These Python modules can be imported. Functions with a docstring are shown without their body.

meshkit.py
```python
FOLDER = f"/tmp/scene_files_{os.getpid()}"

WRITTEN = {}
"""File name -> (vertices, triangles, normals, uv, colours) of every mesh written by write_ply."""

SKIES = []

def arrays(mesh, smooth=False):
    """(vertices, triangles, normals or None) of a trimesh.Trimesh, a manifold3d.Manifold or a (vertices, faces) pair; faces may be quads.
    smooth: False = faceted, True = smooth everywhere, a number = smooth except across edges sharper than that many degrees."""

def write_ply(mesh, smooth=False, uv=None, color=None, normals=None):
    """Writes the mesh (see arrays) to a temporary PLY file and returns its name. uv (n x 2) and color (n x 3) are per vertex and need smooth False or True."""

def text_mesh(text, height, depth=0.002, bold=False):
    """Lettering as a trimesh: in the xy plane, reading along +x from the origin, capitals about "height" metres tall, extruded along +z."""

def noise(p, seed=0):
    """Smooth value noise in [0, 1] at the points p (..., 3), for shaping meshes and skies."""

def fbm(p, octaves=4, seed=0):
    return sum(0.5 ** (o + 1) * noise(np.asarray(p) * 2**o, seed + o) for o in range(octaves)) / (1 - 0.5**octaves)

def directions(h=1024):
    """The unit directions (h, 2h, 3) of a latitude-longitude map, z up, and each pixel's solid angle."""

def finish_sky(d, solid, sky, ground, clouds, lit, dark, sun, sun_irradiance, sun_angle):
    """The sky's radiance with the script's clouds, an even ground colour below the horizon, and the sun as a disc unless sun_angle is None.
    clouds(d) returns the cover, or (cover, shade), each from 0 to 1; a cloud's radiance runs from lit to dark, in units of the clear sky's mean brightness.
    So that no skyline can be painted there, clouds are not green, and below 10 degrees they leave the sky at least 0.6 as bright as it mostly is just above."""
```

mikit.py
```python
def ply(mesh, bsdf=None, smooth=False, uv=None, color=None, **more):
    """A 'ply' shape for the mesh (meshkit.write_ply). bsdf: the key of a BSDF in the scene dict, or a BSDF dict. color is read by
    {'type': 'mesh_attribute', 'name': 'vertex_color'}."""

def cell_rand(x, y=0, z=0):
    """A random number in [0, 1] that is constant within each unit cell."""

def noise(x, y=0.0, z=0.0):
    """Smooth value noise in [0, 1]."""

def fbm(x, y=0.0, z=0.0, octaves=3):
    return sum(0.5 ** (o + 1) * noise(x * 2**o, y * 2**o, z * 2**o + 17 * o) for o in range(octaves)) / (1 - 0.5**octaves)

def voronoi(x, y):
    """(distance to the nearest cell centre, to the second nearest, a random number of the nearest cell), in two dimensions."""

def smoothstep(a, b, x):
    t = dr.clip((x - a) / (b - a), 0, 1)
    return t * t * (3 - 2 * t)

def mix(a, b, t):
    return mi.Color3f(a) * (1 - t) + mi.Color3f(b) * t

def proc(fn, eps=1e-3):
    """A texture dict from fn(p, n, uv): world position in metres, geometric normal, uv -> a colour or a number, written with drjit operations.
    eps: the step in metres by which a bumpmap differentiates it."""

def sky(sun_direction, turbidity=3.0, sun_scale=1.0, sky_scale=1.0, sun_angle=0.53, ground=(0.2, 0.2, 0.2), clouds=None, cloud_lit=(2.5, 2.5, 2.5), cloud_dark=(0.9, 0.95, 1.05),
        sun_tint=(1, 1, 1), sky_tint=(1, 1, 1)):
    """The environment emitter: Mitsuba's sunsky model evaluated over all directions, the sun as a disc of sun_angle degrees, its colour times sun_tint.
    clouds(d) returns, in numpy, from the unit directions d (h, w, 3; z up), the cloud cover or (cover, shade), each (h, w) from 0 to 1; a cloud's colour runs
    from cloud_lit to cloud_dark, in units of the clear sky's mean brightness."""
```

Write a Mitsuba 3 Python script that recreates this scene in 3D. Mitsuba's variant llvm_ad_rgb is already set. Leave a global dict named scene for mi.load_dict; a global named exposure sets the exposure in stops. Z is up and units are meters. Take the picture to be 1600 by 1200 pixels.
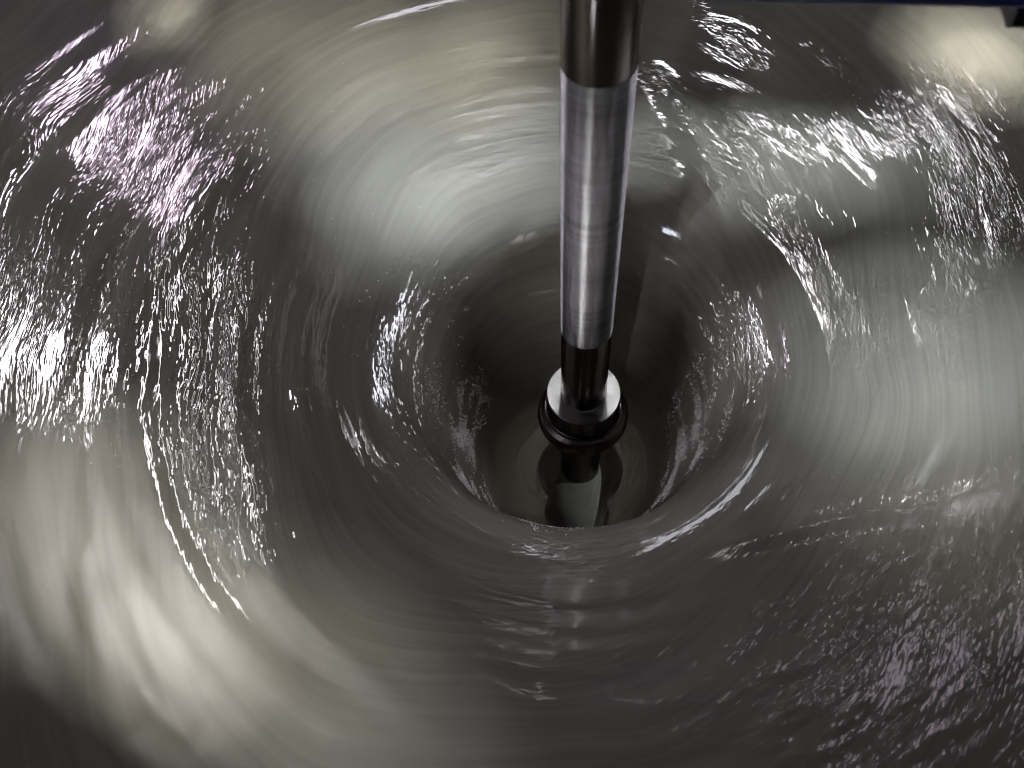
import math, numpy as np, trimesh, mitsuba as mi, mikit, meshkit
import drjit as dr
from scipy.interpolate import PchipInterpolator
from scipy.ndimage import gaussian_filter, gaussian_filter1d, map_coordinates
from scipy.spatial import cKDTree
T = mi.ScalarTransform4f
scene, labels = {}, {}

# ------------------------------------------------------------------ camera, lamps, exposure
EYE, FWD, UP = (-0.07715, -0.43732, 0.79200), (0.0, 0.5, -0.866025), (0.104528, 0.861281, 0.497261)
scene['camera'] = {'type': 'thinlens', 'fov': 63.61, 'fov_axis': 'x', 'aperture_radius': 0.0022, 'focus_distance': 0.86,
                   'near_clip': 0.02, 'far_clip': 20.0,
                   'to_world': T().look_at(origin=list(EYE), target=[e + f for e, f in zip(EYE, FWD)], up=list(UP))}
exposure = 0.0

scene['lamp_housing_paint'] = {'type': 'twosided', 'bsdf': {'type': 'roughplastic', 'alpha': 0.25, 'diffuse_reflectance': {'type': 'rgb', 'value': [0.03, 0.03, 0.032]}}}

def basis(d):
    d = np.asarray(d, float) / np.linalg.norm(d)
    a = np.cross([0, 0, 1.0] if abs(d[2]) < 0.95 else [0, 1.0, 0], d); a /= np.linalg.norm(a)
    return a, np.cross(d, a), d

def panel_lamp(name, pos, aim, w, h, rad, label, spin=0.0, hood=0.03):
    """A flat lamp facing 'aim': an emitting face at the back of an open black box 'hood' metres deep."""
    pos, aim = np.asarray(pos, float), np.asarray(aim, float)
    a, b, d = basis(aim - pos)
    c, s = math.cos(spin), math.sin(spin)
    a, b = c * a + s * b, -s * a + c * b
    m = np.eye(4); m[:3, 0], m[:3, 1], m[:3, 2], m[:3, 3] = a, b, d, pos
    face = trimesh.Trimesh([[-w / 2, -h / 2, 0], [w / 2, -h / 2, 0], [w / 2, h / 2, 0], [-w / 2, h / 2, 0]], [[0, 1, 2], [0, 2, 3]], process=False)
    face.apply_transform(m)
    t, e = 0.004, 0.006
    parts = []
    for size, at in [((w + 2 * e + 2 * t, h + 2 * e + 2 * t, t), (0, 0, -0.012))] + \
            [((t, h + 2 * e + 2 * t, hood + 0.01), (q * (w / 2 + e + t / 2), 0, hood / 2 - 0.005)) for q in (-1, 1)] + \
            [((w + 2 * e, t, hood + 0.01), (0, q * (h / 2 + e + t / 2), hood / 2 - 0.005)) for q in (-1, 1)]:
        x = trimesh.creation.box(size); x.apply_translation(at); parts.append(x)
    box = trimesh.util.concatenate(parts); box.apply_transform(m)
    scene[name + '__housing'] = mikit.ply(box, 'lamp_housing_paint')
    scene[name + '__diffuser'] = mikit.ply(face, 'lamp_housing_paint', emitter={'type': 'area', 'radiance': {'type': 'rgb', 'value': list(map(float, rad))}})
    labels[name] = {'label': label, 'category': 'lamp'}

def added_spot(key, pos, aim, inner, outer, rgb, power):  # unseen spot without a lamp body, added to brighten what it aims at
    d = float(np.linalg.norm(np.subtract(aim, pos)))
    scene[key] = {'type': 'spot', 'to_world': T().look_at(origin=list(pos), target=list(aim), up=[0.3, 0.9, 0.1]),
                  'intensity': {'type': 'rgb', 'value': [float(c * power * d * d) for c in rgb]},
                  'cutoff_angle': math.degrees(math.atan(outer / d)), 'beam_width': math.degrees(math.atan(inner / d))}

WHITE, VIOLET, CREAM, GREENISH = (1.0, 0.97, 1.02), (1.0, 0.80, 1.02), (1.0, 0.955, 0.90), (1.0, 1.06, 1.18)
def s(c, k): return [x * k for x in c]
panel_lamp('flood_lamp', (-0.88, 1.28, 1.45), (-0.45, 0.24, 0.17), 0.42, 0.19, s(VIOLET, 17), 'violet tinted flood lamp above the far left of the tank', spin=1.25, hood=0.60)
panel_lamp('flood_lamp_001', (-0.97, 0.64, 1.18), (-0.52, 0.0, 0.17), 0.13, 0.17, s(WHITE, 27), 'white flood lamp above the left rim of the tank', hood=0.40)
panel_lamp('flood_lamp_002', (-0.36, 0.575, 1.20), (-0.35, -0.09, 0.15), 0.05, 0.26, s(WHITE, 19), 'small white flood lamp above the left half of the tank', hood=0.35)
panel_lamp('flood_lamp_003', (0.72, 0.80, 1.20), (0.41, 0.12, 0.17), 0.060, 0.32, s(WHITE, 13), 'narrow flood lamp above the right rim of the tank', hood=0.3)
panel_lamp('flood_lamp_004', (0.47, 0.15, 1.21), (0.22, -0.36, 0.16), 0.20, 0.14, s(VIOLET, 1.8), 'dim violet flood lamp above the near right of the tank', hood=0.35)
panel_lamp('flood_lamp_005', (-0.08, 1.10, 0.48), (0.0, -0.05, 0.03), 0.50, 0.20, s((0.95, 0.93, 1.05), 3.5), 'low flood lamp on the far rim shining across into the vortex', hood=0.12)
panel_lamp('flood_lamp_006', (0.40, 1.06, 1.22), (0.20, 0.35, 0.16), 0.06, 0.24, s(WHITE, 15), 'flood lamp above the far side right of the shaft', hood=0.3)
panel_lamp('flood_lamp_007', (-0.02, 0.82, 1.60), (0.25, 0.03, 0.12), 0.07, 0.17, s(WHITE, 16), 'flood lamp high above the middle of the far side', hood=0.5)
panel_lamp('added_strip', (1.10, 0.40, 0.44), (-0.13, -0.02, 0.02), 1.10, 0.22, s((0.95, 0.93, 1.05), 11), 'long unseen strip added at the right to spread glints along the vortex wall', hood=0.12)  # both strips are made up to stretch the glints round the funnel
panel_lamp('added_strip_001', (-1.80, 1.05, 0.68), (0.12, -0.04, 0.02), 0.90, 0.34, s((0.95, 0.93, 1.05), 24), 'long unseen strip added at the left to spread glints along the vortex wall', hood=0.12)
panel_lamp('flood_lamp_008', (-1.15, -0.62, 1.05), (0.07, 0.13, 0.04), 0.20, 0.20, s((0.90, 0.90, 1.08), 10), 'flood lamp above the near left of the tank', hood=0.4)
panel_lamp('tube_lamp', (0.37, 0.73, 1.21), (0.28, 0.185, 0.147), 0.22, 0.04, s(WHITE, 16), 'long tube lamp in a deep slotted hood above the far right of the tank', spin=-0.14, hood=0.70)
panel_lamp('added_shaft_lamp', (-0.36, -0.62, 0.215), (0.0, 0.0, 0.285), 0.026, 0.08, s((1.0, 0.97, 1.02), 2100), 'unseen lamp added low on the near side to brighten the shaft', hood=0.22)  # made-up source for the bright line on the shaft

added_spot('spot_collar', (0.10, 0.57, 1.0), (0.0, 0.0, 0.0), 0.040, 0.050, (1.0, 0.98, 0.96), 18.0)  # narrow spot put in to whiten the collar top
added_spot('spot_overhead', (-0.1, 0.4, 2.2), (-0.12, 0.12, 0.1), 0.4, 1.0, (1.0, 1.0, 0.87), 0.85)  # added fill, lifts the liquid overall
added_spot('spot_far_left', (-0.9, 0.0, 1.8), (-0.50, 0.22, 0.17), 0.05, 0.42, (1.0, 0.86, 0.78), 0.55)  # added warm fill for the upper left
added_spot('spot_well', (0.02, 0.10, 2.2), (0.0, 0.0, -0.1), 0.06, 0.24, (1.0, 0.90, 0.86), 0.55)  # added fill inside the funnel
added_spot('spot_wall_left', (0.32, 0.52, 1.40), (-0.148, 0.0, -0.02), 0.0, 0.09, (1.0, 0.97, 1.02), 3.5)  # this pair is added to lift the side walls of the funnel
added_spot('spot_wall_right', (-0.24, 0.60, 1.40), (0.137, -0.05, -0.02), 0.0, 0.09, (1.0, 0.97, 1.02), 3.5)
added_spot('spot_overhead', (0.1, 0.3, 2.2), (0.0, 0.0, 0.1), 0.9, 1.4, (1.0, 0.98, 0.91), 0.10)
added_spot('spot_well', (0.02, 0.10, 2.2), (0.0, 0.0, -0.1), 0.02, 0.30, (1.0, 0.93, 0.88), 1.0)
added_spot('spot_back_wall', (-0.30, -0.70, 1.20), (0.0, 0.15, -0.02), 0.0, 0.14, (1.0, 1.0, 0.98), 1.9)  # added fill on the far wall behind the collar
# made-up spots in three unseen clusters, added to throw soft pools of light
SPOT_FROM = {'far': (-0.45, -0.75, 1.0), 'right': (0.88, -0.08, 1.58), 'left': (-0.75, 0.35, 1.45)}
for n, (where, aim, radius, power, tint) in enumerate([
    ('far', (-0.348, 0.456, 0.178), 0.065, 3.1, CREAM),
    ('far', (-0.280, 0.398, 0.170), 0.065, 5.2, CREAM),
    ('far', (-0.215, 0.356, 0.161), 0.046, 6.0, CREAM),
    ('far', (-0.147, 0.394, 0.162), 0.052, 4.7, CREAM),
    ('far', (-0.098, 0.354, 0.152), 0.046, 6.3, CREAM),
    ('far', (-0.045, 0.371, 0.154), 0.052, 6.5, CREAM),
    ('far', (-0.231, 0.269, 0.148), 0.050, 4.6, GREENISH),
    ('far', (-0.178, 0.237, 0.133), 0.050, 6.0, GREENISH),
    ('far', (-0.131, 0.216, 0.119), 0.045, 6.6, GREENISH),
    ('far', (-0.073, 0.230, 0.116), 0.050, 7.0, GREENISH),
    ('far', (-0.018, 0.244, 0.118), 0.045, 6.0, GREENISH),
    ('far', (-0.195, 0.168, 0.120), 0.045, 4.0, GREENISH),
    ('far', (-0.136, 0.160, 0.099), 0.035, 3.4, GREENISH),
    ('right', (0.105, 0.231, 0.123), 0.035, 5.5, GREENISH),
    ('right', (0.113, 0.165, 0.102), 0.030, 4.0, GREENISH),
    ('right', (0.197, 0.187, 0.130), 0.045, 4.6, GREENISH),
    ('right', (0.253, 0.160, 0.139), 0.045, 4.0, GREENISH),
    ('right', (0.317, 0.140, 0.150), 0.045, 3.2, GREENISH),
    ('right', (0.288, -0.059, 0.137), 0.065, 9.0, GREENISH),
    ('right', (0.315, -0.125, 0.148), 0.062, 3.4, GREENISH),
    ('right', (0.235, -0.160, 0.131), 0.055, 2.4, GREENISH),
    ('right', (0.275, -0.215, 0.148), 0.065, 2.0, CREAM),
    ('left', (-0.488, -0.146, 0.172), 0.090, 2.4, CREAM),
    ('left', (-0.415, -0.162, 0.164), 0.090, 2.2, CREAM),
    ('left', (-0.381, -0.235, 0.164), 0.060, 3.0, CREAM),
    ('left', (-0.344, -0.280, 0.163), 0.050, 4.6, CREAM),
    ('left', (-0.283, -0.273, 0.155), 0.080, 1.7, CREAM),
    ('left', (-0.242, -0.328, 0.158), 0.080, 1.8, CREAM),
    ('left', (-0.177, -0.369, 0.158), 0.06, 0.9, GREENISH),
    ('right', (0.431, 0.294, 0.175), 0.037, 7.1, CREAM),
    ('right', (0.437, 0.244, 0.173), 0.035, 7.1, CREAM),
    ('right', (0.474, 0.284, 0.178), 0.043, 7.9, CREAM),
    ('right', (0.486, 0.232, 0.177), 0.043, 7.1, CREAM),
    ('far', (-0.453, 0.483, 0.182), 0.029, 7.8, CREAM),
    ('far', (-0.421, 0.468, 0.181), 0.021, 7.8, CREAM),
]):
    o = SPOT_FROM[where]
    added_spot('patch_spot_%03d' % n, (o[0] + 0.05 * math.cos(n * 2.4), o[1] + 0.05 * math.sin(n * 2.4), o[2]), aim, 0.0, radius * (1.55 if where == 'left' else 2.0), tint, power * (1.95 if where == 'left' else 1.6))

# ------------------------------------------------------------------ the liquid
rng = np.random.default_rng(7)
CEN = np.array([-0.012, -0.004])
NR, NT, R0, R1 = 1040, 1240, 0.030, 0.86
STEEP = PchipInterpolator([0, .08, .112, .131, .144, .154, .164, .175, .190, .208, .235, .27, .34, .45, .6, 1.5],
                          [-.196, -.190, -.176, -.132, -.075, -.01, .034, .064, .086, .103, .116, .128, .146, .166, .18, .2])
GENTLE = PchipInterpolator([0, .07, .095, .112, .124, .136, .148, .160, .175, .195, .225, .27, .34, .45, .6, 1.5],
                           [-.196, -.190, -.172, -.128, -.078, -.026, .016, .049, .077, .099, .115, .128, .146, .166, .18, .2])
lr = np.concatenate([np.linspace(math.log(0.011), math.log(R0), 40)[:-1], np.linspace(math.log(R0), math.log(R1), NR - 39)]); rr = np.exp(lr)[:, None]
th = np.arange(NT) * 2 * math.pi / NT
X = CEN[0] + rr * np.cos(th); Y = CEN[1] + rr * np.sin(th)
DTH = 2 * math.pi / NT

def streaks(sr, st, twist, seed):
    """Noise of unit deviation on the polar grid, drawn out along the swirl; twist = radians of spiral per e-fold of radius."""
    n = np.random.default_rng(seed).standard_normal((NR + 80, NT))
    n = gaussian_filter1d(gaussian_filter1d(n, st, axis=1, mode='wrap'), sr, axis=0)[40:-40]
    shift = (twist * (lr - lr[0]) / DTH)
    for i in range(NR):
        k = int(round(shift[i])); n[i] = np.roll(n[i], k)
    return n / n.std()

def blob(x, y, lt, lrad, ang=0.0):
    """A soft patch at (x, y) in metres, lt along the flow and lrad across it."""
    q = np.array([x, y]) - CEN; r0 = np.hypot(*q); t0 = math.atan2(q[1], q[0])
    dt = (th - t0 + math.pi) % (2 * math.pi) - math.pi
    u = dt * r0; v = rr - r0
    v = v + np.tan(ang) * u
    return np.exp(-0.5 * ((u / lt) ** 2 + (v / lrad) ** 2))

lean = 0.5 + 0.5 * np.cos(np.clip(1.25 * ((th + 1.95 + math.pi) % (2 * math.pi) - math.pi), -math.pi, math.pi))
H = lean * STEEP(rr) + (1 - lean) * GENTLE(rr)
clump = 0.5 + 0.5 * np.tanh(1.2 * streaks(9, 22, -0.25, 3))
amp = 0.012 + 0.012 * clump
# livelier stretches of the flow: from (x, y) to (x, y), width, steepness of the ripples
CHOP = [(-0.5, 0.2, -0.40, 0.30, 0.095, 0.21), (-0.52, 0.06, -0.5, -0.05, 0.05, 0.12), (-0.455, 0.03, -0.43, -0.03, 0.03, 0.1), (-0.362, 0.1, -0.345, -0.09, 0.026, 0.16),
        (-0.345, -0.09, -0.3, -0.19, 0.022, 0.16), (0.17, 0.195, 0.38, 0.185, 0.025, 0.075), (0.388, 0.276, 0.408, 0.214, 0.02, 0.09), (0.428, 0.256, 0.369, 0.055, 0.016, 0.1),
        (0.369, 0.055, 0.339, -0.027, 0.014, 0.09), (0.438, 0.206, 0.403, 0.007, 0.014, 0.1), (0.17, 0.406, 0.237, 0.305, 0.012, 0.11), (0.113, 0.334, 0.168, 0.176, 0.01, 0.11),
        (0.141, 0.103, 0.172, 0.0, 0.01, 0.14), (0.3, 0.31, 0.36, 0.227, 0.014, 0.1), (0.225, 0.12, 0.25, -0.02, 0.01, 0.12), (0.312, -0.02, 0.312, -0.1, 0.01, 0.12),
        (0.13, -0.36, 0.3, -0.25, 0.06, 0.20), (-0.127, 0.100, -0.158, 0.014, 0.024, 1.1), (-0.158, 0.014, -0.137, -0.103, 0.024, 1.1), (0.126, 0.028, 0.126, -0.035, 0.024, 1.1),
        (0.126, -0.035, 0.040, -0.121, 0.024, 1.1), (-0.105, -0.11, -0.02, -0.19, 0.022, 0.9), (-0.275, -0.04, -0.265, -0.075, 0.006, 0.12)]
def along(px, py, x0, y0, x1, y1, clip):
    """Squared distance from (px, py) to the segment."""
    dx, dy = x1 - x0, y1 - y0
    t = clip(((px - x0) * dx + (py - y0) * dy) / (dx * dx + dy * dy), 0, 1)
    return (px - x0 - t * dx) ** 2 + (py - y0 - t * dy) ** 2
for x0, y0, x1, y1, w, k in CHOP:
    amp = np.maximum(amp, k * np.minimum(1, 1.4 * np.exp(-0.5 * along(X, Y, x0, y0, x1, y1, np.clip) / w ** 2)) * (0.3 + 0.7 * clump))
calm = np.clip((rr - 0.10) / 0.03, 0.55, 1)
fine = streaks(1.5, 4.5, -0.2, 11)
mid = streaks(5, 40, -0.35, 12)
big = streaks(22, 90, -0.5, 13)
left = 1 / (1 + np.exp((X - 0.03) / 0.07))
H = H + calm * rr * (np.minimum(amp, 0.12) * 0.0030 * fine + (0.0006 + 0.0008 * left) * mid + 0.0015 * big)

# crests of the swell that wind into the vortex: points, height, half width
CRESTS = [
    (((-0.330, 0.060), (-0.330, 0.000), (-0.328, -0.065), (-0.312, -0.145), (-0.280, -0.218), (-0.251, -0.257), (-0.215, -0.293), (-0.177, -0.329), (-0.140, -0.359)), 0.0018, 0.010),
    (((0.108, 0.344), (0.139, 0.269), (0.155, 0.195), (0.155, 0.095), (0.147, 0.001), (0.122, -0.079), (0.056, -0.170)), 0.0040, 0.010),
    (((-0.438, -0.172), (-0.423, -0.227), (-0.401, -0.283), (-0.370, -0.330)), 0.0022, 0.009),
    (((-0.414, -0.212), (-0.393, -0.264), (-0.365, -0.309), (-0.330, -0.343)), 0.0018, 0.007),
    (((0.325, -0.206), (0.248, -0.218), (0.180, -0.215), (0.117, -0.222), (0.058, -0.227)), 0.0030, 0.008),
    (((0.273, -0.073), (0.215, -0.140), (0.156, -0.178), (0.089, -0.210)), 0.0025, 0.008),
    (((0.312, -0.112), (0.245, -0.187), (0.191, -0.212)), 0.0025, 0.008)]
flat = np.stack([X, Y], -1).reshape(-1, 2)
for pts, height, width in CRESTS:
    P = np.array(pts); t = np.linspace(0, 1, len(P)); k = PchipInterpolator(t, P)(np.linspace(0, 1, 400))
    near = np.flatnonzero((np.abs(flat - k.mean(0)) < np.ptp(k, axis=0).max() / 2 + 0.2).all(1))
    dist, which = cKDTree(k).query(flat[near], distance_upper_bound=4 * width)
    ok = np.isfinite(dist); near, dist, which = near[ok], dist[ok], which[ok]
    taper = np.sin(np.pi * np.clip(which / 399, 0, 1)) ** 0.6
    H.reshape(-1)[near] += height * taper * np.exp(-0.5 * (dist / width) ** 2)

V = np.stack([X, Y, H], -1).reshape(-1, 3)
i, j = np.meshgrid(np.arange(NR - 1), np.arange(NT), indexing='ij'); jn = (j + 1) % NT
a, b, c, d = i * NT + j, (i + 1) * NT + j, (i + 1) * NT + jn, i * NT + jn
Fq = np.stack([np.stack([a, b, c], -1), np.stack([a, c, d], -1)], 2).reshape(-1, 3)

# streaks painted into the liquid colour for the motion-blurred shine of the ripples
def swirl(p):
    """(radius, its logarithm, cosine and sine of the bearing): polar coordinates of the flow, its rings off centre and wandering."""
    x, y = p.x - float(CEN[0]), p.y - float(CEN[1])
    r2 = dr.square(x) + dr.square(y) + 1e-5
    r, c, q = dr.sqrt(r2), x * dr.rsqrt(r2), y * dr.rsqrt(r2)
    w = 0.16 * (0.8 * c - 0.6 * q) + 0.10 * (c * c - q * q) - 0.08 * c * q + 0.20 * (mikit.fbm(p.x * 4, p.y * 4, 1.0) - 0.5)
    w = w * mikit.smoothstep(0.10, 0.30, r)
    l = 0.5 * dr.log(r2) + w
    f = 0.5 * l
    return r * (1 + w), l, c * dr.cos(f) - q * dr.sin(f), q * dr.cos(f) + c * dr.sin(f)
def streak_tone(p, n, uv):
    r, l, c, q = swirl(p)
    t = 0.40 * mikit.noise(c * 2.6, q * 2.6, l * 150) + 0.35 * mikit.noise(c * 2.2 + 9, q * 2.2, l * 64) + 0.25 * mikit.noise(c * 3, q * 3 + 5, l * 10)
    return mi.Color3f(0.485, 0.475, 0.395) * (1 + 0.55 * (t - 0.5))
scene['liquid_body'] = {'type': 'roughplastic', 'alpha': 0.12, 'int_ior': 1.5, 'diffuse_reflectance': mikit.proc(streak_tone)}
# fine ripples of the skin, drawn out along the swirl
def ripples(p, n, uv):
    r, l, c, q = swirl(p)
    clumps = mikit.smoothstep(0.32, 0.62, mikit.noise(c * 5, q * 5 + 3, l * 26))
    amp = 0.008 + 0.010 * clumps + 0.30 * mikit.smoothstep(0.125, 0.09, r)
    for x0, y0, x1, y1, w, k in CHOP:
        g = dr.exp(along(p.x, p.y, x0, y0, x1, y1, dr.clip) * (-0.5 / w ** 2))
        amp = dr.maximum(amp, k * dr.minimum(1, 1.4 * g) * (0.3 + 0.7 * clumps))
    K, A = 400.0, 60.0 * dr.sqrt(r)
    h = mikit.noise(c * A, q * A, r * K) + 0.55 * mikit.noise(c * A * 1.9 + r * 50, q * A * 1.9 + 7, r * K * 1.7 + 4 * c) + 0.8 * mikit.noise(c * A * 0.55 + 3, q * A * 0.55, r * K * 0.45)
    return amp * h * (1.5 / K)
scene['liquid_skin'] = {'type': 'bumpmap', 'arbitrary': mikit.proc(ripples, eps=3e-4), 'scale': 1.0,
                        'bsdf': {'type': 'plastic', 'int_ior': 1.5, 'diffuse_reflectance': {'type': 'rgb', 'value': [0.013, 0.0122, 0.0102]}}}
scene['liquid'] = {'type': 'twosided', 'bsdf': {'type': 'blendbsdf', 'weight': 0.85, 'a': {'type': 'ref', 'id': 'liquid_body'}, 'b': {'type': 'ref', 'id': 'liquid_skin'}}}
scene['water'] = mikit.ply(trimesh.Trimesh(V, Fq, process=False), 'liquid', smooth=True)
labels['water'] = {'label': 'dark grey-green liquid swirling into a deep vortex round the shaft', 'kind': 'structure'}

# small pale specks: glint haze shaped on the vortex walls; bubble dots elsewhere
frng = np.random.default_rng(41)
ball = trimesh.creation.icosphere(subdivisions=0, radius=1.0)
P3 = V.reshape(NR, NT, 3)
def specks(r_lo, r_hi, a_lo, a_hi, n, streaked=1.0):
    """Points on the liquid between two radii and two bearings (degrees), thicker where the flow has drawn them together."""
    i0, i1 = np.searchsorted(rr[:, 0], [r_lo, r_hi])
    out = []
    while len(out) < n:
        u, t = frng.normal(0.5, 0.22), frng.normal(0.5, 0.25)
        if not (0.0 < u < 1.0 and 0.0 < t < 1.0):
            continue
        i = int(i0 + u * (i1 - i0)); j = int(round(math.radians(a_lo + t * (a_hi - a_lo)) / DTH)) % NT
        if clump[i, j] * fleck[i, j] > streaked * frng.random():
            out.append(P3[i, j] + frng.normal(0, 0.0004, 3))
    return out
fleck = np.clip(0.45 + 0.45 * streaks(3, 16, -0.1, 31), 0, 1)
spots = specks(0.112, 0.160, 140, 228, 4200) + specks(0.114, 0.164, -88, 12, 4200) + specks(0.150, 0.190, -122, -92, 350) + \
    specks(0.45, 0.58, 168, 190, 140) + specks(0.38, 0.48, 170, 196, 90) + specks(0.33, 0.39, 165, 210, 120) + specks(0.17, 0.24, 130, 190, 60) + specks(0.36, 0.48, 10, 40, 90)
size = 0.0004 + 0.0006 * frng.random(len(spots)) ** 2.5
fv = (np.array(spots)[:, None] + ball.vertices[None] * size[:, None, None]).reshape(-1, 3)
ff = (ball.faces[None] + (np.arange(len(spots)) * len(ball.vertices))[:, None, None]).reshape(-1, 3)
scene['speck_pale'] = {'type': 'plastic', 'int_ior': 1.5, 'diffuse_reflectance': {'type': 'rgb', 'value': [0.46, 0.45, 0.47]}}
scene['glint_specks'] = mikit.ply(trimesh.Trimesh(fv, ff, process=False), 'speck_pale', smooth=True)
labels['glint_specks'] = {'label': 'fine pale specks added for the haze of glints along the vortex walls', 'category': 'glint_specks', 'kind': 'stuff'}

# ------------------------------------------------------------------ mixer shaft and collar
def lathe(profile, n=160, rough=0):
    """Surface of revolution about z with u around and v along; profile = [(r, z), ...]."""
    P = np.array(profile, float); a = np.arange(n + 1) * 2 * math.pi / n
    v = np.stack([P[:, None, 0] * np.cos(a), P[:, None, 0] * np.sin(a), np.repeat(P[:, 1:], n + 1, 1)], -1)
    i, j = np.meshgrid(np.arange(len(P) - 1), np.arange(n), indexing='ij'); w = n + 1
    f = np.stack([np.stack([i * w + j, i * w + j + 1, (i + 1) * w + j + 1], -1), np.stack([i * w + j, (i + 1) * w + j + 1, (i + 1) * w + j], -1)], 2).reshape(-1, 3)
    uv = np.stack(np.broadcast_arrays(a / (2 * math.pi), np.linspace(0, 1, len(P))[:, None]), -1).reshape(-1, 2)
    return trimesh.Trimesh(v.reshape(-1, 3), f, process=False), uv

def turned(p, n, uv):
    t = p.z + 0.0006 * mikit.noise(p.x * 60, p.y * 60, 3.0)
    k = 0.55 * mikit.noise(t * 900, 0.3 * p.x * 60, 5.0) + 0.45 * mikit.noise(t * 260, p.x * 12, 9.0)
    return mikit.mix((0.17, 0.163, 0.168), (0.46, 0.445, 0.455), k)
scene['shaded_steel'] = {'type': 'roughconductor', 'alpha': 0.06, 'specular_reflectance': {'type': 'rgb', 'value': [0.40, 0.35, 0.335]}, 'eta': {'type': 'rgb', 'value': 2.9}, 'k': {'type': 'rgb', 'value': 3.1}}  # shade on the shaft ends put into a darker, smoother steel
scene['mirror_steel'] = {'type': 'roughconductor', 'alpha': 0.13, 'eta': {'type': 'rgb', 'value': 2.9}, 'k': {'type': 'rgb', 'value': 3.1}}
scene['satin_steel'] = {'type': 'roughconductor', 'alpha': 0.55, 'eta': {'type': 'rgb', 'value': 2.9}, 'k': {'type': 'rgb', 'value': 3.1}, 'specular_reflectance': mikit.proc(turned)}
scene['lit_steel'] = {'type': 'blendbsdf', 'weight': 0.60, 'a': {'type': 'ref', 'id': 'satin_steel'}, 'b': {'type': 'ref', 'id': 'lined_steel'}}  # lit stretch of the same shaft, its light put into the finish
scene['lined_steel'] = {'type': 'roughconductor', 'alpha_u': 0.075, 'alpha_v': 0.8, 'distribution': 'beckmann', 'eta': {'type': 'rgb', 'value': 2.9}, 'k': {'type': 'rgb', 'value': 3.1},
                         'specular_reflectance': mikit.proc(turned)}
Z1, Z2 = 0.128, 0.434  # edges of shade on one shaft, drawn as changes of material
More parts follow.
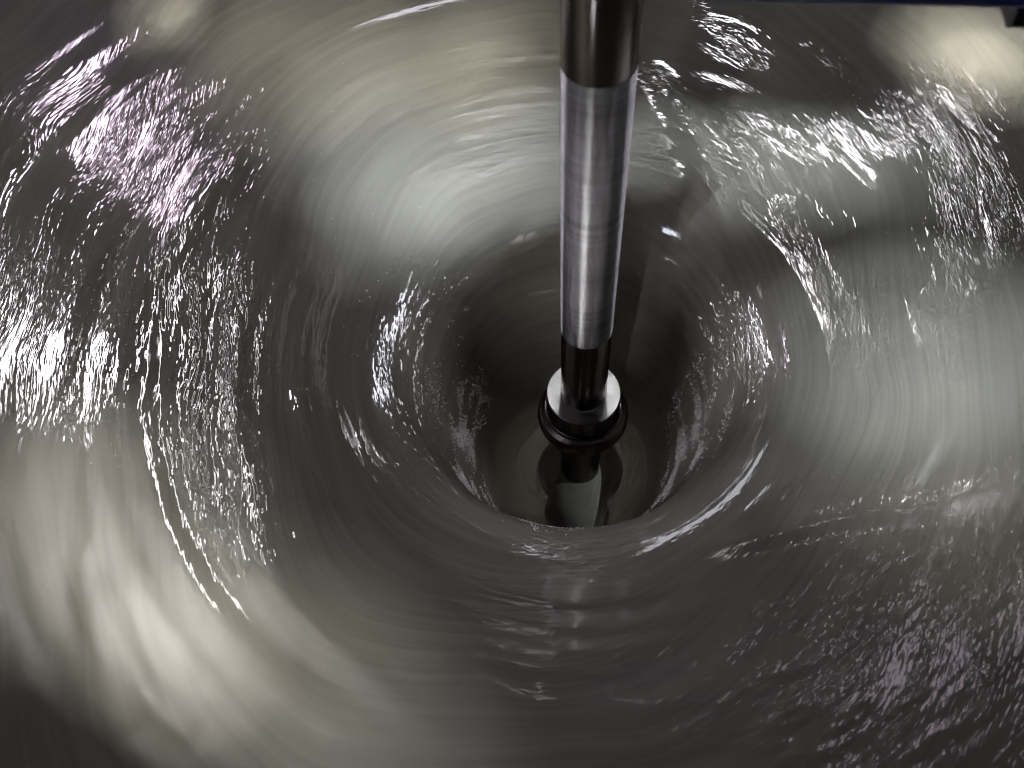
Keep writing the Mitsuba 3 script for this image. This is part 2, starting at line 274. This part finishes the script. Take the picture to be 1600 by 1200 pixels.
for part, prof_, mat in [('shaft', [(0.0247, Z2), (0.0247, 0.75)], 'shaded_steel'),
                         ('lit_section', [(0.0250, Z1), (0.0250, Z2)], 'lit_steel'),
                         ('shaft_foot', [(0.0247, 0.010), (0.0247, Z1)], 'shaded_steel'),
                         ('joint_ring', [(0.0238, -0.002), (0.0238, 0.010)], 'shaded_steel')]:
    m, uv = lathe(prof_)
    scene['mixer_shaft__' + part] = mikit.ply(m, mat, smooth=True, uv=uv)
def rounded(points): return points
m, uv = lathe([(0.0410, -0.034), (0.0410, -0.0014), (0.0406, -0.0004), (0.0398, 0.0)])
scene['mixer_shaft__collar'] = mikit.ply(m, 'dark_steel', smooth=30)
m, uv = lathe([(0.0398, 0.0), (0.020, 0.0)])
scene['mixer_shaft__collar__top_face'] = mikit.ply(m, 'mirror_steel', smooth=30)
labels['mixer_shaft__collar__top_face'] = {'label': 'bright flat top of the collar with the shaft shadow across it'}
fl = [(0.0250, -0.060), (0.0470, -0.060)] + [(0.0470 + 0.0045 * math.cos(t), -0.0485 + 0.0115 * math.sin(t)) for t in np.linspace(-math.pi / 2, math.pi / 2, 9)] + [(0.0440, -0.0345), (0.0425, -0.0345)]
fl += [(0.0425 + 0.0012 * math.cos(t), -0.0315 + 0.0018 * math.sin(t)) for t in np.linspace(-1.2, 1.57, 5)] + [(0.0409, -0.030)]
m, uv = lathe(fl)
scene['mixer_shaft__collar_flange'] = mikit.ply(m, 'dark_steel', smooth=30)
m, uv = lathe([(0.0243, -0.24), (0.0243, -0.055)])
scene['mixer_shaft__lower_shaft'] = mikit.ply(m, 'dark_steel', smooth=True)
scene['dark_steel'] = {'type': 'roughconductor', 'alpha': 0.12, 'specular_reflectance': {'type': 'rgb', 'value': [0.26, 0.23, 0.22]}, 'eta': {'type': 'rgb', 'value': 2.9}, 'k': {'type': 'rgb', 'value': 3.1}}  # collar wall reflectance lowered, so its dark reflections sit in the material
labels['mixer_shaft'] = {'label': 'upright round steel mixing shaft with a polished collar at the vortex bottom', 'category': 'shaft'}
labels['mixer_shaft__lit_section'] = {'label': 'middle section, its lit look put into a satin finish, with fine ring marks and a bright line'}

# ------------------------------------------------------------------ what stands over the tank
def slab(name, corners, thick, mat):
    """A plank with four given lower corners and a thickness along z."""
    c = np.array(corners, float); v = np.vstack([c, c + [0, 0, thick]])
    scene[name] = mikit.ply(trimesh.convex.convex_hull(v), mat)
scene['blue_paint'] = {'type': 'roughplastic', 'alpha': 0.3, 'diffuse_reflectance': {'type': 'rgb', 'value': [0.05, 0.10, 0.42]}}
scene['black_rubber'] = {'type': 'roughplastic', 'alpha': 0.35, 'diffuse_reflectance': {'type': 'rgb', 'value': [0.008, 0.007, 0.009]}}
slab('cross_bar', [(-0.7429, 0.5788, 0.4455), (-0.4805, 0.3288, 0.4137), (-0.5301, 0.2725, 0.4137), (-0.7926, 0.5225, 0.4455)], 0.012, 'lamp_housing_paint')
labels['cross_bar'] = {'label': 'dark flat bar across the left rim of the tank', 'category': 'bar'}
A, B = np.array([0.0036, -0.0629, 0.52]), np.array([0.2051, -0.1048, 0.52])
u = (B - A) / np.linalg.norm(B - A); w = np.array([-u[1], u[0], 0.0])
A, B = A, A + 0.25 * u
beam = [A, B, B + 0.03 * w, A + 0.03 * w]
def bevelled_bar(corners, thick, r=0.003):
    """The plank above with its long edges rounded."""
    c = np.array(corners, float); mid = c.mean(0); pts = []
    for z in (0, thick):
        for p in c:
            d = p - mid
            for k1, k2 in ((0, 1), (1, 0)):
                q = p - np.sign(d @ w) * w * r * k1
                pts.append(q + [0, 0, (r if z == 0 else -r) * k2 + z])
    return trimesh.convex.convex_hull(np.array(pts))
scene['bridge_beam'] = mikit.ply(bevelled_bar(beam, 0.05), 'blue_paint', smooth=40)
labels['bridge_beam'] = {'label': 'blue painted steel beam crossing above the tank at the top right', 'category': 'beam'}
k = A + 0.190 * u + 0.004 * w
clip = [k, k + 0.06 * u, k + 0.06 * u + 0.022 * w, k + 0.022 * w]
scene['clamp_foot'] = mikit.ply(bevelled_bar([p + [0, 0, -0.014] for p in clip], 0.0135, 0.003), 'black_rubber', smooth=40)
labels['clamp_foot'] = {'label': 'black clamp foot hanging under the blue beam in the top right corner', 'category': 'clamp'}
